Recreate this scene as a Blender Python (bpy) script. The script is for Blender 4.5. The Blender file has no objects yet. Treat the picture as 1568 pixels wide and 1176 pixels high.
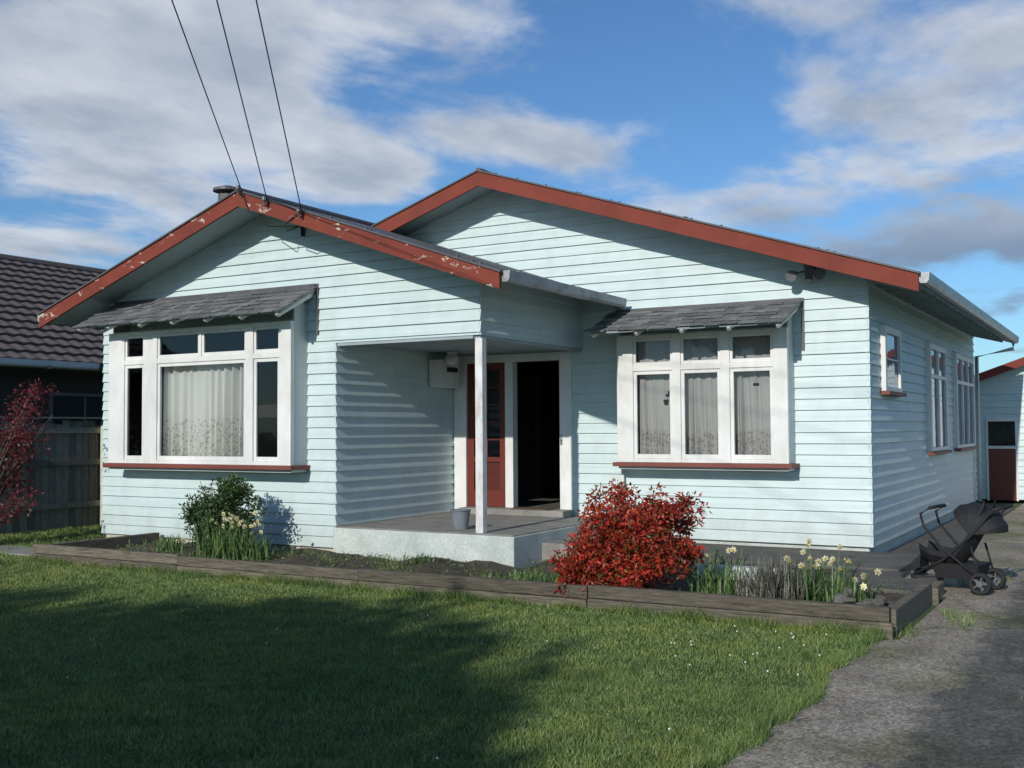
import bpy, math, random, bmesh
import numpy as np
from mathutils import Vector, Matrix
random.seed(7); rng=np.random.default_rng(7)
scene=bpy.context.scene
COL=scene.collection

# ------------------------------------------------------------------ helpers
class MB:
    def __init__(s): s.v=[]; s.f=[]; s.m=[]
    def quad(s,a,b,c,d,mi=0):
        n=len(s.v); s.v+= [tuple(a),tuple(b),tuple(c),tuple(d)]; s.f.append((n,n+1,n+2,n+3)); s.m.append(mi)
    def tri(s,a,b,c,mi=0):
        n=len(s.v); s.v+= [tuple(a),tuple(b),tuple(c)]; s.f.append((n,n+1,n+2)); s.m.append(mi)
    def hexa(s,p,mi=0):
        n=len(s.v); s.v+=[tuple(q) for q in p]
        for f in ((3,2,1,0),(4,5,6,7),(0,1,5,4),(1,2,6,5),(2,3,7,6),(3,0,4,7)):
            s.f.append(tuple(n+i for i in f)); s.m.append(mi)
    def box(s,x0,x1,y0,y1,z0,z1,mi=0):
        s.hexa([(x0,y0,z0),(x1,y0,z0),(x1,y1,z0),(x0,y1,z0),(x0,y0,z1),(x1,y0,z1),(x1,y1,z1),(x0,y1,z1)],mi)
    def tube(s,pts,r,seg=8,mi=0,cap=True):
        pts=[Vector(p) for p in pts]; rings=[]
        rr=r if isinstance(r,(list,tuple)) else [r]*len(pts)
        for i,p in enumerate(pts):
            if i==0: t=pts[1]-p
            elif i==len(pts)-1: t=p-pts[i-1]
            else: t=(pts[i+1]-pts[i-1])
            t.normalize()
            up=Vector((0,0,1)) if abs(t.z)<.9 else Vector((1,0,0))
            a=t.cross(up).normalized(); b=t.cross(a).normalized()
            n=len(s.v)
            for k in range(seg):
                an=2*math.pi*k/seg
                s.v.append(tuple(p+a*math.cos(an)*rr[i]+b*math.sin(an)*rr[i]))
            rings.append(n)
        for i in range(len(rings)-1):
            for k in range(seg):
                k2=(k+1)%seg
                s.f.append((rings[i]+k,rings[i]+k2,rings[i+1]+k2,rings[i+1]+k)); s.m.append(mi)
        if cap:
            s.f.append(tuple(rings[0]+k for k in range(seg))[::-1]); s.m.append(mi)
            s.f.append(tuple(rings[-1]+k for k in range(seg))); s.m.append(mi)
    def ring(s,c,axis,R,r,seg=24,sub=8,mi=0):
        c=Vector(c); ax=Vector(axis).normalized()
        up=Vector((0,0,1)) if abs(ax.z)<.9 else Vector((1,0,0))
        a=ax.cross(up).normalized(); b=ax.cross(a).normalized(); n=len(s.v)
        for i in range(seg):
            t=2*math.pi*i/seg; d=a*math.cos(t)+b*math.sin(t)
            for j in range(sub):
                u=2*math.pi*j/sub
                s.v.append(tuple(c+d*(R+r*math.cos(u))+ax*r*math.sin(u)))
        for i in range(seg):
            for j in range(sub):
                i2=(i+1)%seg;j2=(j+1)%sub
                s.f.append((n+i*sub+j,n+i2*sub+j,n+i2*sub+j2,n+i*sub+j2)); s.m.append(mi)
    def build(s,name,mats,parent=None,bevel=0,smooth=False):
        me=bpy.data.meshes.new(name); me.from_pydata(s.v,[],s.f); me.update()
        for m in mats: me.materials.append(m)
        me.polygons.foreach_set('material_index',s.m)
        if smooth: me.polygons.foreach_set('use_smooth',[True]*len(s.f))
        o=bpy.data.objects.new(name,me); COL.objects.link(o)
        if parent: o.parent=parent
        if bevel:
            b=o.modifiers.new('bevel','BEVEL'); b.width=bevel; b.segments=2; b.limit_method='ANGLE'
        return o

def empty(name):
    o=bpy.data.objects.new(name,None); COL.objects.link(o); return o

def np_mesh(name,verts,nper,mats,parent=None):
    verts=np.asarray(verts,dtype=np.float32); nv=len(verts); nf=nv//nper
    me=bpy.data.meshes.new(name)
    me.vertices.add(nv); me.vertices.foreach_set('co',verts.ravel())
    me.loops.add(nv); me.loops.foreach_set('vertex_index',np.arange(nv,dtype=np.int32))
    me.polygons.add(nf); me.polygons.foreach_set('loop_start',np.arange(0,nv,nper,dtype=np.int32))
    for m in mats: me.materials.append(m)
    me.update(calc_edges=True); me.validate()
    o=bpy.data.objects.new(name,me); COL.objects.link(o)
    if parent: o.parent=parent
    return o

# ------------------------------------------------------------------ materials
def newmat(name):
    m=bpy.data.materials.new(name); m.use_nodes=True
    nt=m.node_tree; b=nt.nodes['Principled BSDF']; return m,nt,b
def N(nt,t,**k):
    n=nt.nodes.new(t)
    for a,v in k.items(): setattr(n,a,v)
    return n
def noise(nt,scale,detail=4,rough=.55,stretch=None):
    tc=N(nt,'ShaderNodeNewGeometry')
    src=tc.outputs['Position']
    if stretch:
        mp=N(nt,'ShaderNodeMapping'); mp.inputs['Scale'].default_value=stretch
        nt.links.new(src,mp.inputs['Vector']); src=mp.outputs['Vector']
    n=N(nt,'ShaderNodeTexNoise'); n.inputs['Scale'].default_value=scale
    n.inputs['Detail'].default_value=detail; n.inputs['Roughness'].default_value=rough
    nt.links.new(src,n.inputs['Vector']); return n
def ramp(nt,fac,stops):
    r=N(nt,'ShaderNodeValToRGB'); e=r.color_ramp.elements
    while len(e)<len(stops): e.new(.5)
    for i,(p,c) in enumerate(stops):
        e[i].position=p; e[i].color=(c[0],c[1],c[2],1)
    nt.links.new(fac,r.inputs['Fac']); return r
def mixc(nt,fac,a,b,mode='MIX'):
    m=N(nt,'ShaderNodeMix',data_type='RGBA',blend_type=mode)
    for s,v in ((0,fac),(6,a),(7,b)):
        if isinstance(v,bpy.types.NodeSocket): nt.links.new(v,m.inputs[s])
        else:
            m.inputs[s].default_value = v if s==0 else (v[0],v[1],v[2],1)
    return m.outputs[2]
def bump(nt,b,h,strength=.3,dist=.01):
    bp=N(nt,'ShaderNodeBump'); bp.inputs['Strength'].default_value=strength; bp.inputs['Distance'].default_value=dist
    nt.links.new(h,bp.inputs['Height']); nt.links.new(bp.outputs['Normal'],b.inputs['Normal'])
def paint(name,col,dirt=(.35,.33,.28),amt=.25,rough=.55,scale=6,stretch=(1,1,.35)):
    m,nt,b=newmat(name)
    n1=noise(nt,scale,4,.65,stretch=stretch); r1=ramp(nt,n1.outputs['Fac'],[(.45,(0,0,0)),(.8,(amt,amt,amt))])
    n2=noise(nt,1.3,2); r2=ramp(nt,n2.outputs['Fac'],[(.3,(.88,.88,.88)),(.7,(1.04,1.04,1.04))])
    c=mixc(nt,r1.outputs['Color'],col,dirt); c=mixc(nt,1.0,c,r2.outputs['Color'],'MULTIPLY')
    nt.links.new(c,b.inputs['Base Color']); b.inputs['Roughness'].default_value=rough
    return m
def make_side():
    m,nt,b=newmat('mint_weatherboards')
    n1=noise(nt,4,5,.7,stretch=(1,1,.5)); r1=ramp(nt,n1.outputs['Fac'],[(.45,(0,0,0)),(.80,(.5,.5,.5))])
    n2=noise(nt,3.5,2,.5,stretch=(.22,.22,7.3)); r2=ramp(nt,n2.outputs['Fac'],[(.3,(.91,.925,.94)),(.7,(1.04,1.04,1.03))])
    n4=noise(nt,13,4,.8); r4=ramp(nt,n4.outputs['Fac'],[(.67,(0,0,0)),(.72,(.6,.6,.6))])
    c=mixc(nt,r1.outputs['Color'],(.58,.69,.685),(.44,.50,.485))
    c=mixc(nt,1.0,c,r2.outputs['Color'],'MULTIPLY')
    c=mixc(nt,r4.outputs['Color'],c,(.62,.63,.60))
    g=N(nt,'ShaderNodeNewGeometry'); sx=N(nt,'ShaderNodeSeparateXYZ'); nt.links.new(g.outputs['Position'],sx.inputs[0])
    mr=N(nt,'ShaderNodeMapRange'); mr.inputs[1].default_value=.15; mr.inputs[2].default_value=.65; mr.inputs[3].default_value=.75; mr.inputs[4].default_value=0
    nt.links.new(sx.outputs['Z'],mr.inputs[0])
    mm=N(nt,'ShaderNodeMath',operation='MULTIPLY'); nt.links.new(mr.outputs[0],mm.inputs[0]); nt.links.new(n1.outputs['Fac'],mm.inputs[1])
    c=mixc(nt,mm.outputs[0],c,(.36,.38,.33))
    nt.links.new(c,b.inputs['Base Color']); b.inputs['Roughness'].default_value=.5
    bump(nt,b,n4.outputs['Fac'],.25,.004)
    return m
M_side=make_side()
M_white=paint('white_trim_paint',(.78,.78,.75),(.45,.42,.36),.35,.45,9)
M_soffit_shade=paint('shaded_mint_soffit',(.34,.41,.43),(.25,.25,.24),.35,.6)  # wall mint darkened: shade under the eaves is put into this colour
M_baypanel=paint('bay_side_paint',(.56,.61,.61),(.4,.4,.38),.4,.5)
M_sill=paint('sill_red_paint',(.20,.05,.035),(.15,.08,.06),.5,.6)
M_door=paint('door_red_paint',(.16,.028,.018),(.08,.04,.03),.3,.4)
M_post=paint('worn_white_post',(.76,.76,.73),(.3,.12,.08),.6,.5,12)
def fascia_mat(name,peel):
    m,nt,b=newmat(name)
    n0=noise(nt,2.2,3,.5); r0=ramp(nt,n0.outputs['Fac'],[(.3,(.235,.052,.033)),(.7,(.175,.040,.027))])
    n1=noise(nt,3.6,6,.70,stretch=(1,1,2.0)); r1=ramp(nt,n1.outputs['Fac'],[(peel,(0,0,0)),(peel+.02,(1,1,1))])
    n2=noise(nt,11,3,.6); r2=ramp(nt,n2.outputs['Fac'],[(.42,(.66,.60,.50)),(.58,(.40,.24,.18)),(.66,(.15,.04,.03))])
    c=mixc(nt,r1.outputs['Color'],r0.outputs['Color'],r2.outputs['Color'])
    n3=noise(nt,26,4,.75); r3=ramp(nt,n3.outputs['Fac'],[(.64 if peel<.7 else .74,(0,0,0)),(.68 if peel<.7 else .78,(.7,.7,.7))])
    c=mixc(nt,r3.outputs['Color'],c,(.36,.24,.19))
    nt.links.new(c,b.inputs['Base Color']); b.inputs['Roughness'].default_value=.75; b.inputs['Specular IOR Level'].default_value=.25
    bump(nt,b,r1.outputs['Color'],.4,-.004)
    return m
M_fascia=fascia_mat('red_fascia_paint',.80)
M_fascia_peel=fascia_mat('peeling_red_fascia_paint',.60)
def roof_mat():
    m,nt,b=newmat('corrugated_roof_iron')
    g=N(nt,'ShaderNodeNewGeometry'); w=N(nt,'ShaderNodeTexWave'); w.bands_direction='Y'; w.inputs['Scale'].default_value=2.1
    nt.links.new(g.outputs['Position'],w.inputs['Vector'])
    n=noise(nt,3,4); r=ramp(nt,n.outputs['Fac'],[(.3,(.08,.09,.10)),(.7,(.15,.15,.15))])
    nt.links.new(r.outputs['Color'],b.inputs['Base Color']); b.inputs['Roughness'].default_value=.6
    bump(nt,b,w.outputs['Fac'],.8,.02); return m
M_roof=roof_mat()
M_gutter=paint('gutter_metal_paint',(.44,.47,.47),(.08,.08,.075),.85,.4,7,(1,.5,1))
M_flash=paint('dark_flashing_metal',(.09,.09,.095),(.2,.19,.18),.4,.5)
def conc(name,a,b_,rough=.9,scale=3):
    m,nt,b=newmat(name)
    n=noise(nt,scale,6,.7); r=ramp(nt,n.outputs['Fac'],[(.3,a),(.72,b_)])
    n2=noise(nt,90,2,.7); r2=ramp(nt,n2.outputs['Fac'],[(.35,(.75,.75,.75)),(.65,(1.15,1.15,1.15))])
    c=mixc(nt,1.0,r.outputs['Color'],r2.outputs['Color'],'MULTIPLY')
    nt.links.new(c,b.inputs['Base Color']); b.inputs['Roughness'].default_value=rough
    bump(nt,b,n2.outputs['Fac'],.5,.006); return m
M_conc=conc('grey_concrete',(.18,.175,.155),(.36,.34,.31))
M_concdark=conc('mossy_dark_concrete',(.06,.06,.052),(.17,.16,.135))
M_plinth=conc('painted_concrete',(.40,.45,.42),(.64,.68,.63),.8,2.5)
M_cream=conc('cream_concrete',(.42,.40,.32),(.62,.60,.50),.8,2.5)
M_soil=conc('garden_soil',(.03,.024,.018),(.10,.08,.055),1,6)
def asphalt():
    m,nt,b=newmat('worn_concrete_and_asphalt')
    g=N(nt,'ShaderNodeNewGeometry')
    n=noise(nt,1.3,6,.72); r=ramp(nt,n.outputs['Fac'],[(.32,(.065,.06,.052)),(.52,(.125,.115,.096)),(.70,(.23,.205,.165))])
    rt=ramp(nt,n.outputs['Fac'],[(.3,(.20,.165,.125)),(.7,(.42,.36,.28))])
    sx=N(nt,'ShaderNodeSeparateXYZ'); nt.links.new(g.outputs['Position'],sx.inputs[0])
    nb=noise(nt,2.6,5,.7)
    ad=N(nt,'ShaderNodeMath',operation='MULTIPLY_ADD'); nt.links.new(nb.outputs['Fac'],ad.inputs[0]); ad.inputs[1].default_value=1.0; nt.links.new(sx.outputs['X'],ad.inputs[2])
    mr=N(nt,'ShaderNodeMapRange'); mr.inputs[1].default_value=-.64; mr.inputs[2].default_value=-.50; mr.inputs[3].default_value=1; mr.inputs[4].default_value=0
    nt.links.new(ad.outputs[0],mr.inputs[0])
    c=mixc(nt,mr.outputs[0],r.outputs['Color'],rt.outputs['Color'])
    n2=N(nt,'ShaderNodeTexVoronoi'); n2.inputs['Scale'].default_value=60
    nt.links.new(g.outputs['Position'],n2.inputs['Vector'])
    r2=ramp(nt,n2.outputs['Color'],[(.2,(.6,.6,.6)),(.85,(1.5,1.5,1.5))])
    n3=noise(nt,.7,4,.6); r3=ramp(nt,n3.outputs['Fac'],[(.48,(1,1,1)),(.66,(.62,.72,.42))])
    v=N(nt,'ShaderNodeTexVoronoi'); v.feature='DISTANCE_TO_EDGE'; v.inputs['Scale'].default_value=.42
    wn=noise(nt,3,4,.7); mpx=N(nt,'ShaderNodeVectorMath',operation='MULTIPLY_ADD'); mpx.inputs[1].default_value=(.5,.5,0)
    nt.links.new(wn.outputs['Color'],mpx.inputs[0]); nt.links.new(g.outputs['Position'],mpx.inputs[2]); nt.links.new(mpx.outputs[0],v.inputs['Vector'])
    rc=ramp(nt,v.outputs['Distance'],[(.0,(.55,.58,.48)),(.006,(1,1,1))])
    for q in (r2,r3,rc): c=mixc(nt,1.0,c,q.outputs['Color'],'MULTIPLY')
    nt.links.new(c,b.inputs['Base Color']); b.inputs['Roughness'].default_value=.85
    bump(nt,b,n2.outputs['Distance'],.7,.01); return m
M_asph=asphalt()
def wood(name,a,b_,stretch=(1,1,6),isl=True,rough=.85):
    m,nt,b=newmat(name)
    n=noise(nt,9,5,.7,stretch=stretch); r=ramp(nt,n.outputs['Fac'],[(.32,a),(.7,b_)])
    c=r.outputs['Color']
    if isl:
        g=N(nt,'ShaderNodeNewGeometry'); r2=ramp(nt,g.outputs['Random Per Island'],[(0,(.6,.6,.6)),(1,(1.3,1.3,1.25))])
        c=mixc(nt,1.0,c,r2.outputs['Color'],'MULTIPLY')
    nt.links.new(c,b.inputs['Base Color']); b.inputs['Roughness'].default_value=rough
    bump(nt,b,n.outputs['Fac'],.6,.01); return m
M_edge=wood('weathered_timber_edging',(.055,.046,.034),(.21,.18,.135),(.6,3,7))
M_fence=wood('weathered_fence_timber',(.20,.18,.145),(.42,.385,.32),(5,5,.7))
M_fencelight=wood('light_fence_timber',(.34,.34,.26),(.55,.54,.44),(5,5,.7))
M_shingle=wood('grey_shingles',(.10,.105,.11),(.24,.245,.25),(3,3,3))
M_trunk=wood('bark',(.04,.03,.022),(.11,.085,.06),(6,6,1),False)
M_tile=wood('brown_roof_tiles',(.085,.066,.060),(.18,.145,.13),(2,2,2),False)
def leaf(name,stops,trans=.25,rough=.5):
    m,nt,b=newmat(name)
    g=N(nt,'ShaderNodeNewGeometry'); r=ramp(nt,g.outputs['Random Per Island'],stops)
    n=noise(nt,4,2); r2=ramp(nt,n.outputs['Fac'],[(.35,(.6,.6,.6)),(.65,(1.25,1.25,1.25))])
    c=mixc(nt,1.0,r.outputs['Color'],r2.outputs['Color'],'MULTIPLY')
    nt.links.new(c,b.inputs['Base Color']); b.inputs['Roughness'].default_value=rough
    if trans:
        t=N(nt,'ShaderNodeBsdfTranslucent'); nt.links.new(c,t.inputs['Color'])
        ms=N(nt,'ShaderNodeMixShader'); ms.inputs[0].default_value=trans
        nt.links.new(b.outputs[0],ms.inputs[1]); nt.links.new(t.outputs[0],ms.inputs[2])
        nt.links.new(ms.outputs[0],nt.nodes['Material Output'].inputs['Surface'])
    return m
M_nandina=leaf('red_nandina_leaves',[(0,(.07,.09,.02)),(.14,(.14,.08,.025)),(.3,(.36,.03,.018)),(.75,(.52,.035,.022)),(1,(.45,.13,.035))])
M_shrub=leaf('green_shrub_leaves',[(0,(.025,.05,.014)),(.6,(.06,.115,.03)),(1,(.13,.20,.06))])
M_cover=leaf('ground_cover_leaves',[(0,(.04,.08,.018)),(.7,(.10,.16,.035)),(1,(.19,.17,.08))],0)
M_maple=leaf('dark_red_maple_leaves',[(0,(.06,.013,.016)),(1,(.20,.03,.035))])
M_tree=leaf('tree_leaves',[(0,(.03,.06,.015)),(1,(.08,.12,.03))],0)
M_strap=leaf('daffodil_leaves',[(0,(.07,.14,.035)),(1,(.19,.29,.10))])
M_petal=leaf('daffodil_petals',[(0,(.78,.74,.46)),(1,(.82,.80,.58))],.2)
M_corona=leaf('daffodil_trumpets',[(0,(.8,.60,.16)),(1,(.8,.68,.28))],.2)
M_lav=leaf('lavender_leaves',[(0,(.09,.10,.07)),(1,(.24,.22,.19))],0)
def grassmat():
    m,nt,b=newmat('grass_blades')
    g=N(nt,'ShaderNodeNewGeometry'); r=ramp(nt,g.outputs['Random Per Island'],[(0,(.085,.145,.035)),(.5,(.145,.225,.055)),(.92,(.205,.28,.09)),(1,(.34,.31,.16))])
    n=noise(nt,.8,4,.7); r2=ramp(nt,n.outputs['Fac'],[(.32,(.64,.74,.70)),(.5,(1,1,1)),(.66,(1.38,1.12,.98))])
    n3=noise(nt,4.5,3,.7); r3=ramp(nt,n3.outputs['Fac'],[(.35,(.70,.77,.74)),(.62,(1.16,1.10,1.05))])
    c=mixc(nt,1.0,r.outputs['Color'],r2.outputs['Color'],'MULTIPLY'); c=mixc(nt,1.0,c,r3.outputs['Color'],'MULTIPLY')
    nt.links.new(c,b.inputs['Base Color']); b.inputs['Roughness'].default_value=.55
    return m
M_grass=grassmat()
def groundmat():
    m,nt,b=newmat('turf_ground')
    n=noise(nt,1.2,6,.7); r=ramp(nt,n.outputs['Fac'],[(.3,(.06,.10,.02)),(.6,(.09,.14,.035)),(.8,(.15,.14,.06))])
    n2=noise(nt,45,3,.7); r2=ramp(nt,n2.outputs['Fac'],[(.3,(.5,.5,.5)),(.7,(1.4,1.4,1.4))])
    c=mixc(nt,1.0,r.outputs['Color'],r2.outputs['Color'],'MULTIPLY')
    nt.links.new(c,b.inputs['Base Color']); b.inputs['Roughness'].default_value=.95
    bump(nt,b,n2.outputs['Fac'],.9,.03); return m
M_ground=groundmat()
def glassmat():
    m,nt,b=newmat('window_glass')
    gl=N(nt,'ShaderNodeBsdfGlossy'); gl.inputs['Roughness'].default_value=.03; gl.inputs['Color'].default_value=(.9,.95,1,1)
    tr=N(nt,'ShaderNodeBsdfTransparent'); tr.inputs['Color'].default_value=(.84,.86,.86,1)
    fr=N(nt,'ShaderNodeFresnel'); fr.inputs['IOR'].default_value=1.55
    ms=N(nt,'ShaderNodeMixShader'); nt.links.new(fr.outputs[0],ms.inputs[0]); nt.links.new(tr.outputs[0],ms.inputs[1]); nt.links.new(gl.outputs[0],ms.inputs[2])
    n=noise(nt,3,2); bp=N(nt,'ShaderNodeBump'); bp.inputs['Strength'].default_value=.08; bp.inputs['Distance'].default_value=.02
    nt.links.new(n.outputs['Fac'],bp.inputs['Height']); nt.links.new(bp.outputs[0],gl.inputs['Normal'])
    nt.links.new(ms.outputs[0],nt.nodes['Material Output'].inputs['Surface']); return m
M_glass=glassmat()
def plain(name,c,rough=.6,metal=0):
    m,nt,b=newmat(name)
    n=noise(nt,12,3); r=ramp(nt,n.outputs['Fac'],[(.3,[x*.8 for x in c]),(.7,[x*1.15 for x in c])])
    nt.links.new(r.outputs['Color'],b.inputs['Base Color']); b.inputs['Roughness'].default_value=rough; b.inputs['Metallic'].default_value=metal; return m
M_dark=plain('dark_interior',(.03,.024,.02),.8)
M_hall=plain('hallway_wall',(.06,.042,.034),.7)
M_black=plain('black_fabric',(.014,.014,.016),.75)
M_tyre=plain('rubber',(.02,.02,.02),.8)
M_metal=plain('grey_metal',(.35,.35,.36),.35,.8)
M_wire=plain('black_cable',(.012,.012,.012),.6)
M_greyp=plain('grey_plastic',(.12,.125,.13),.5)
def curtain_mat(name,c,lace):
    m,nt,b=newmat(name)
    g=N(nt,'ShaderNodeNewGeometry'); v=N(nt,'ShaderNodeTexVoronoi'); v.inputs['Scale'].default_value=24
    nt.links.new(g.outputs['Position'],v.inputs['Vector'])
    r=ramp(nt,v.outputs['Distance'],[(.25,[x*.6 for x in c]),(.5,c)])
    sx=N(nt,'ShaderNodeSeparateXYZ'); nt.links.new(g.outputs['Position'],sx.inputs[0])
    mr=N(nt,'ShaderNodeMapRange'); mr.inputs[1].default_value=lace; mr.inputs[2].default_value=lace+.02; mr.inputs[3].default_value=1; mr.inputs[4].default_value=0
    nt.links.new(sx.outputs['Z'],mr.inputs[0])
    col=mixc(nt,mr.outputs[0],c,r.outputs['Color'])
    nt.links.new(col,b.inputs['Base Color']); b.inputs['Roughness'].default_value=.9; return m
M_curt=curtain_mat('lace_curtain',(.60,.60,.57),1.75)
M_curt2=curtain_mat('grey_net_curtain',(.40,.39,.385),1.55)

# ------------------------------------------------------------------ siding
H=.137
def siding(mb,plane,P,zrange,zbase,f,cuts=(),mi=0,dep=.028):
    def mp(x,off,z): return (x,P-off,z) if plane=='y' else (P+off,x,z)
    r=0
    while True:
        zr=zbase+r*H; r+=1
        if zr>=zrange[1]: break
        zt=min(zr+H,zrange[1]); za0=max(zr,zrange[0])
        if zt<=za0: continue
        ed=sorted(set([za0,zt]+[c for c in cuts if za0<c<zt]))
        dj=random.uniform(-.003,.003)
        for a,b in zip(ed[:-1],ed[1:]):
            oa=dep+dj-(dep-.004)*(a-zr)/H; ob=dep+dj-(dep-.004)*(b-zr)/H
            for (la,ra,lb,rb) in f(a,b):
                if ra<=la: continue
                mb.quad(mp(la,oa,a),mp(ra,oa,a),mp(rb,ob,b),mp(lb,ob,b),mi)
                if abs(a-zr)<1e-6 or a==za0:
                    mb.quad(mp(la,-.01,a),mp(ra,-.01,a),mp(ra,oa,a),mp(la,oa,a),mi)
                mb.quad(mp(ra,oa,a),mp(ra,-.01,a),mp(rb,-.01,b),mp(rb,ob,b),mi)
                mb.quad(mp(la,oa,a),mp(la,-.01,a),mp(lb,-.01,b),mp(lb,ob,b),mi)
def sub(iv,h0,h1):
    out=[]
    for (la,ra,lb,rb) in iv:
        if h1<=la or h0>=ra: out.append((la,ra,lb,rb)); continue
        if h0>la: out.append((la,h0,lb,h0))
        if h1<ra: out.append((h1,ra,h1,rb))
    return out
def wallfn(x0,x1,holes,ridge=None):
    def f(a,b):
        la,ra,lb,rb=x0,x1,x0,x1
        if ridge:
            rx,rz,s=ridge
            ha=(rz-a)/s; hb=(rz-b)/s
            if ha<=0: return []
            hb=max(hb,0)
            la=max(la,rx-ha); ra=min(ra,rx+ha); lb=max(lb,rx-hb); rb=min(rb,rx+hb)
        iv=[(la,ra,lb,rb)]; m=(a+b)/2
        for (h0,h1,z0,z1) in holes:
            if z0<m<z1: iv=sub(iv,h0,h1)
        return iv
    return f

# ------------------------------------------------------------------ HOUSE
house=empty('weatherboard_house')
YW,YM=10.61,13.30
XL,XP,XC,XR=-13.06,-8.74,-6.61,-2.80
RWX,RWZ,RWS=-9.80,4.63,.345
RMX,RMZ,RMS=-7.90,5.20,.325
YB=22.8
ZB=.17
mb=MB()
bayL=(-12.53,-9.23,1.16,2.98); bayR=(-5.91,-3.72,1.16,2.80)
siding(mb,'y',YW,(.13,4.6),.13,wallfn(XL-.02,XC+.028,[bayL,(XP,XC+1,.0,2.70)],(RWX,RWZ-.08,RWS)),(1.16,2.98,2.70))
siding(mb,'y',YM,(ZB,5.2),.17,wallfn(XP,XR+.026,[bayR,(-8.71,-6.78,0,2.68)],(RMX,RMZ-.08,RMS)),(1.16,2.80,2.68,2.70))
siding(mb,'y',YM,(3.0,5.2),.17,wallfn(XL,XP-.001,[],(RMX,RMZ-.08,RMS)))
siding(mb,'x',XP,(.40,2.70),.13,wallfn(YW-.02,YM,[]))
siding(mb,'x',XC,(2.70,3.42),.13,wallfn(YW-.02,YM,[]))
siding(mb,'x',XR,(ZB,3.40),.17,wallfn(YM-.02,YB,[]))
mb.build('weatherboard_walls',[M_side],house)
mb=MB()
mb.quad((XL,YW,.1),(XL,YB,.1),(XL,YB,3.4),(XL,YW,3.4))
mb.quad((XL,YB,.1),(XR,YB,.1),(XR,YB,3.3),(XL,YB,3.3)); mb.tri((XL,YB,3.3),(XR,YB,3.3),(RMX,YB,5.0))
mb.build('rear_and_side_walls',[M_side],house)
mb=MB()
mb.box(XL+.03,XP,YW+.02,YW+.2,-.05,.16,1)
mb.box(XP,-6.13,YW-.06,YM-.06,-.05,.385,0)
mb.box(-6.1,XR-.03,YM+.03,YM+.2,-.05,.2,0)
mb.box(XR-.2,XR-.02,YM+.2,YB,-.05,.2,0)
mb.build('concrete_foundation',[M_plinth,M_cream],house,.012)
mb=MB()
mb.box(XP+.03,-6.15,YW-.03,YM-.005,.386,.40)
mb.box(-8.45,-6.75,YM-.32,YM-.01,.401,.485)
mb.box(-6.128,-5.55,11.2,13.2,-.02,.26)
mb.box(-5.548,-5.05,11.2,13.2,-.02,.15)
mb.build('porch_floor_and_steps',[M_conc],house,.01)
mb=MB()
mb.quad((XP,YW,2.70),(XC,YW,2.70),(XC,YM,2.70),(XP,YM,2.70))
mb.build('porch_ceiling',[M_soffit_shade],house)
mb=MB()
mb.box(XC-.09,XC+.0,YW+.03,YM,2.66,2.699); mb.box(XP+.02,XC-.09,YW+.0,YW+.09,2.66,2.699)
mb.build('porch_beam',[M_soffit_shade],house,.004)
mb=MB(); mb.box(-6.675,-6.575,YW+.0,YW+.10,.40,2.66)
mb.build('porch_post',[M_post],house,.008)

def roofhalf(mb,rx,rz,ex,ez,y0,y1,t=.10,mi_top=0,mi_bot=1):
    mb.quad((rx,y0,rz),(ex,y0,ez),(ex,y1,ez),(rx,y1,rz),mi_top)
    mb.quad((rx,y0,rz-t),(ex,y0,ez-t),(ex,y1,ez-t),(rx,y1,rz-t),mi_bot)
    mb.quad((rx,y0,rz),(ex,y0,ez),(ex,y0,ez-t),(rx,y0,rz-t),mi_top)
    mb.quad((rx,y1,rz),(ex,y1,ez),(ex,y1,ez-t),(rx,y1,rz-t),mi_top)
    mb.quad((ex,y0,ez),(ex,y1,ez),(ex,y1,ez-t),(ex,y0,ez-t),mi_bot)
WO,MO=10.0,12.7
wz=lambda x: RWZ-RWS*abs(x-RWX)
mz=lambda x: RMZ-RMS*abs(x-RMX)
mb=MB()
roofhalf(mb,RMX,RMZ,-2.12,mz(-2.12),MO,YB+.3); roofhalf(mb,RMX,RMZ,-13.68,mz(-13.68),MO,YB+.3)
roofhalf(mb,RWX,RWZ,-5.98,wz(-5.98),WO,YM-.03); roofhalf(mb,RWX,RWZ,-13.66,wz(-13.66),WO,YM-.03)
mb.build('roof',[M_roof,M_soffit_shade],house)
def barge(mb,rx,rz,ex,ez,y,h=.20,t=.035,lift=.0,mi=0):
    a=[(rx,y-t,rz-h+lift),(ex,y-t,ez-h+lift),(ex,y,ez-h+lift),(rx,y,rz-h+lift)]
    b=[(rx,y-t,rz+lift),(ex,y-t,ez+lift),(ex,y,ez+lift),(rx,y,rz+lift)]
    mb.hexa(a+b,mi)
mb=MB()
barge(mb,RMX,RMZ,-2.10,mz(-2.10),MO-.002,.20); barge(mb,RMX-.0005,RMZ,-13.7,mz(-13.7),MO-.002,.20)
mb.build('main_gable_bargeboard',[M_fascia],house)
mb=MB()
barge(mb,RWX,RWZ,-5.95,wz(-5.95),WO-.002,.185); barge(mb,RWX-.0005,RWZ,-13.69,wz(-13.69),WO-.002,.185)
mb.build('wing_gable_bargeboard',[M_fascia_peel],house)
mb=MB()
for (rx,rz,e0,e1,fz,y) in ((RMX,RMZ,-2.08,-13.72,mz,MO),(RWX,RWZ,-5.93,-13.71,wz,WO)):
    for e in (e0,e1):
        barge(mb,rx,rz,e,fz(e),y+.10,.022,.16,.024)
mb.tube([(RMX,MO-.03,RMZ+.01),(RMX,YB+.3,RMZ+.01)],.05,10); mb.tube([(RWX,WO-.03,RWZ+.01),(RWX,YM,RWZ+.01)],.045,10)
mb.build('roof_flashing',[M_flash],house)
mb=MB()
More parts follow.
